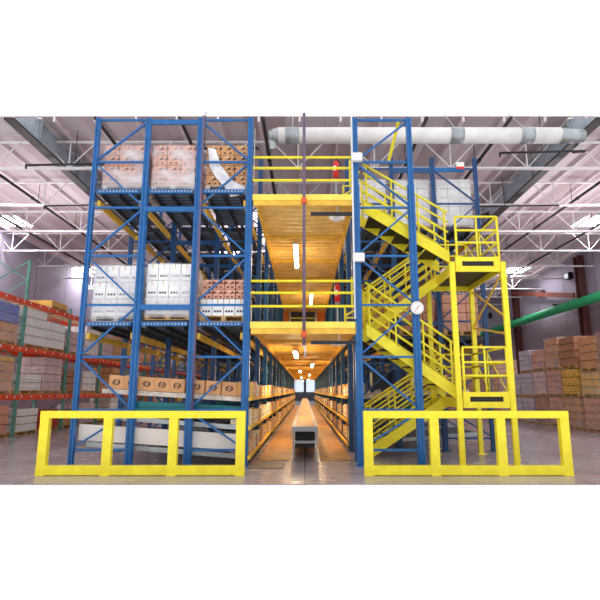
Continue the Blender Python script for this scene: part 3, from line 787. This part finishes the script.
stack(18.95, [S(4, .27, M_card, 'tan wrapped'), S(3, .32, M_cardy, 'yellow-brown', False, 'small'), S(4, .28, M_cardd, 'brown', False)], 'third stack from the right photo edge')
stack(20.2, [S(4, .27, M_cardp, 'pinkish', True, 'small'), S(4, .24, M_cardp, 'pinkish', True, 'small'), S(4, .3, M_card, 'tan', True)], 'fourth stack from the right photo edge')
stack(21.5, [S(4, .27, M_cardd, 'brown'), S(4, .24, M_pinkw, 'pale pink wrapped'), S(3, .27, M_cardp, 'pinkish')], 'brownish stack beside the lilac-white one')
stack(22.8, [S(4, .26, M_lila, 'lilac-white', True, 'small'), S(4, .24, M_lila, 'lilac-white', True, 'small'), S(4, .23, M_lila, 'lilac-white', True, 'plain')], 'pale stack with black marks beside the guard')
stack(24.1, [S(4, .26, M_lila, 'lilac-white', True), S(4, .24, M_lila, 'lilac-white', True)], 'shorter pale stack seen beside the lower landing')
for k in range(9):
    random.seed(60+k)
    c = random.choice([(M_cardp, 'pinkish'), (M_cardd, 'brown'), (M_pinkw, 'pale pink'), (M_card, 'tan')])
    stack(25.5+1.3*k, [S(4, .26, c[0], c[1]), S(4, .24, c[0], c[1])]+([S(3, .24, c[0], c[1])] if k % 3 else []), '%s stack beyond the pale ones' % ['first', 'second', 'third', 'fourth', 'fifth', 'sixth', 'seventh', 'eighth', 'ninth'][k])
# second row behind to close the gaps
for k in range(8):
    random.seed(90+k)
    c = random.choice([(M_cardp, 'pinkish'), (M_cardd, 'brown'), (M_cardd, 'brown')])
    for i in range(2):
        load(RSX+1.25, 17.5+1.3*k+1.15, i*1.17, 1.13, 1.1, 3, 2, [(.26, c[0], 'plain')]*4, '%s wrapped cartons in the row behind the front stacks, right' % c[1], 'second row of floor stacks on the right', False, rz=-PI/2)
# exit box sign above the white loads and small hanging speaker
tag(MB().use(M_label).box(4.02, 4.22, 12.2, 12.24, 7.3, 7.42).use(M_fred).box(4.02, 4.22, 12.2, 12.24, 7.24, 7.3).build('hanging_sign', None), 'small white and red sign hanging above the white loads', 'sign')
o = tag(MB().tube((4.85, 12.6, 6.1), (4.95, 12.5, 6.1), .06, 12, .09).box(4.62, 4.9, 12.55, 12.6, 6.06, 6.1).build('security_camera', M_black), 'small black camera fixed to the rear blue post beside the landing', 'camera')

# ------------------------------------------------------------ light
w = bpy.data.worlds.new('World'); bpy.context.scene.world = w; w.use_nodes = True
w.node_tree.nodes['Background'].inputs['Color'].default_value = (1, 1, 1, 1); w.node_tree.nodes['Background'].inputs['Strength'].default_value = 1.2
for i, (x, y) in enumerate(SKY):  # area lamps below every pane, the added fill panes included
    l = bpy.data.lights.new('skylight_glow', 'AREA'); l.shape = 'RECTANGLE'; l.size = 1.4; l.size_y = 1.5; l.energy = 420 if y < 17 else 160; l.color = (1, .97, 1)
    o = bpy.data.objects.new('skylight_glow', l); C.objects.link(o); o.location = (x, y, ZC+.1)

for x, y in ((-10.5, 19), (10.5, 19), (-3, 24), (3.4, 24), (-10.5, 34), (10.5, 34), (-3, 42), (3.4, 42)):  # upward lamps without fixtures, added to lift the ceiling brightness
    l = bpy.data.lights.new('rack_uplight', 'AREA'); l.shape = 'RECTANGLE'; l.size = 2; l.size_y = 5; l.energy = 190; l.color = (1, .96, .98)
    o = bpy.data.objects.new('rack_uplight', l); C.objects.link(o); o.location = (x, y, 5.9 if abs(x) > 5 else 7.75); o.rotation_euler.x = PI
cam = bpy.data.cameras.new('Camera'); co = bpy.data.objects.new('Camera', cam); C.objects.link(co)
co.location = (0, 0, 1.45); co.rotation_euler = (PI/2+math.radians(10.46), 0, 0)
cam.sensor_width = 36; cam.lens = 493/600*36; cam.shift_x = -5/600; cam.clip_end = 300
sc = bpy.context.scene; sc.camera = co
sc.view_settings.view_transform = 'Standard'; sc.view_settings.look = 'None'; sc.view_settings.gamma = 1; sc.view_settings.exposure = 0
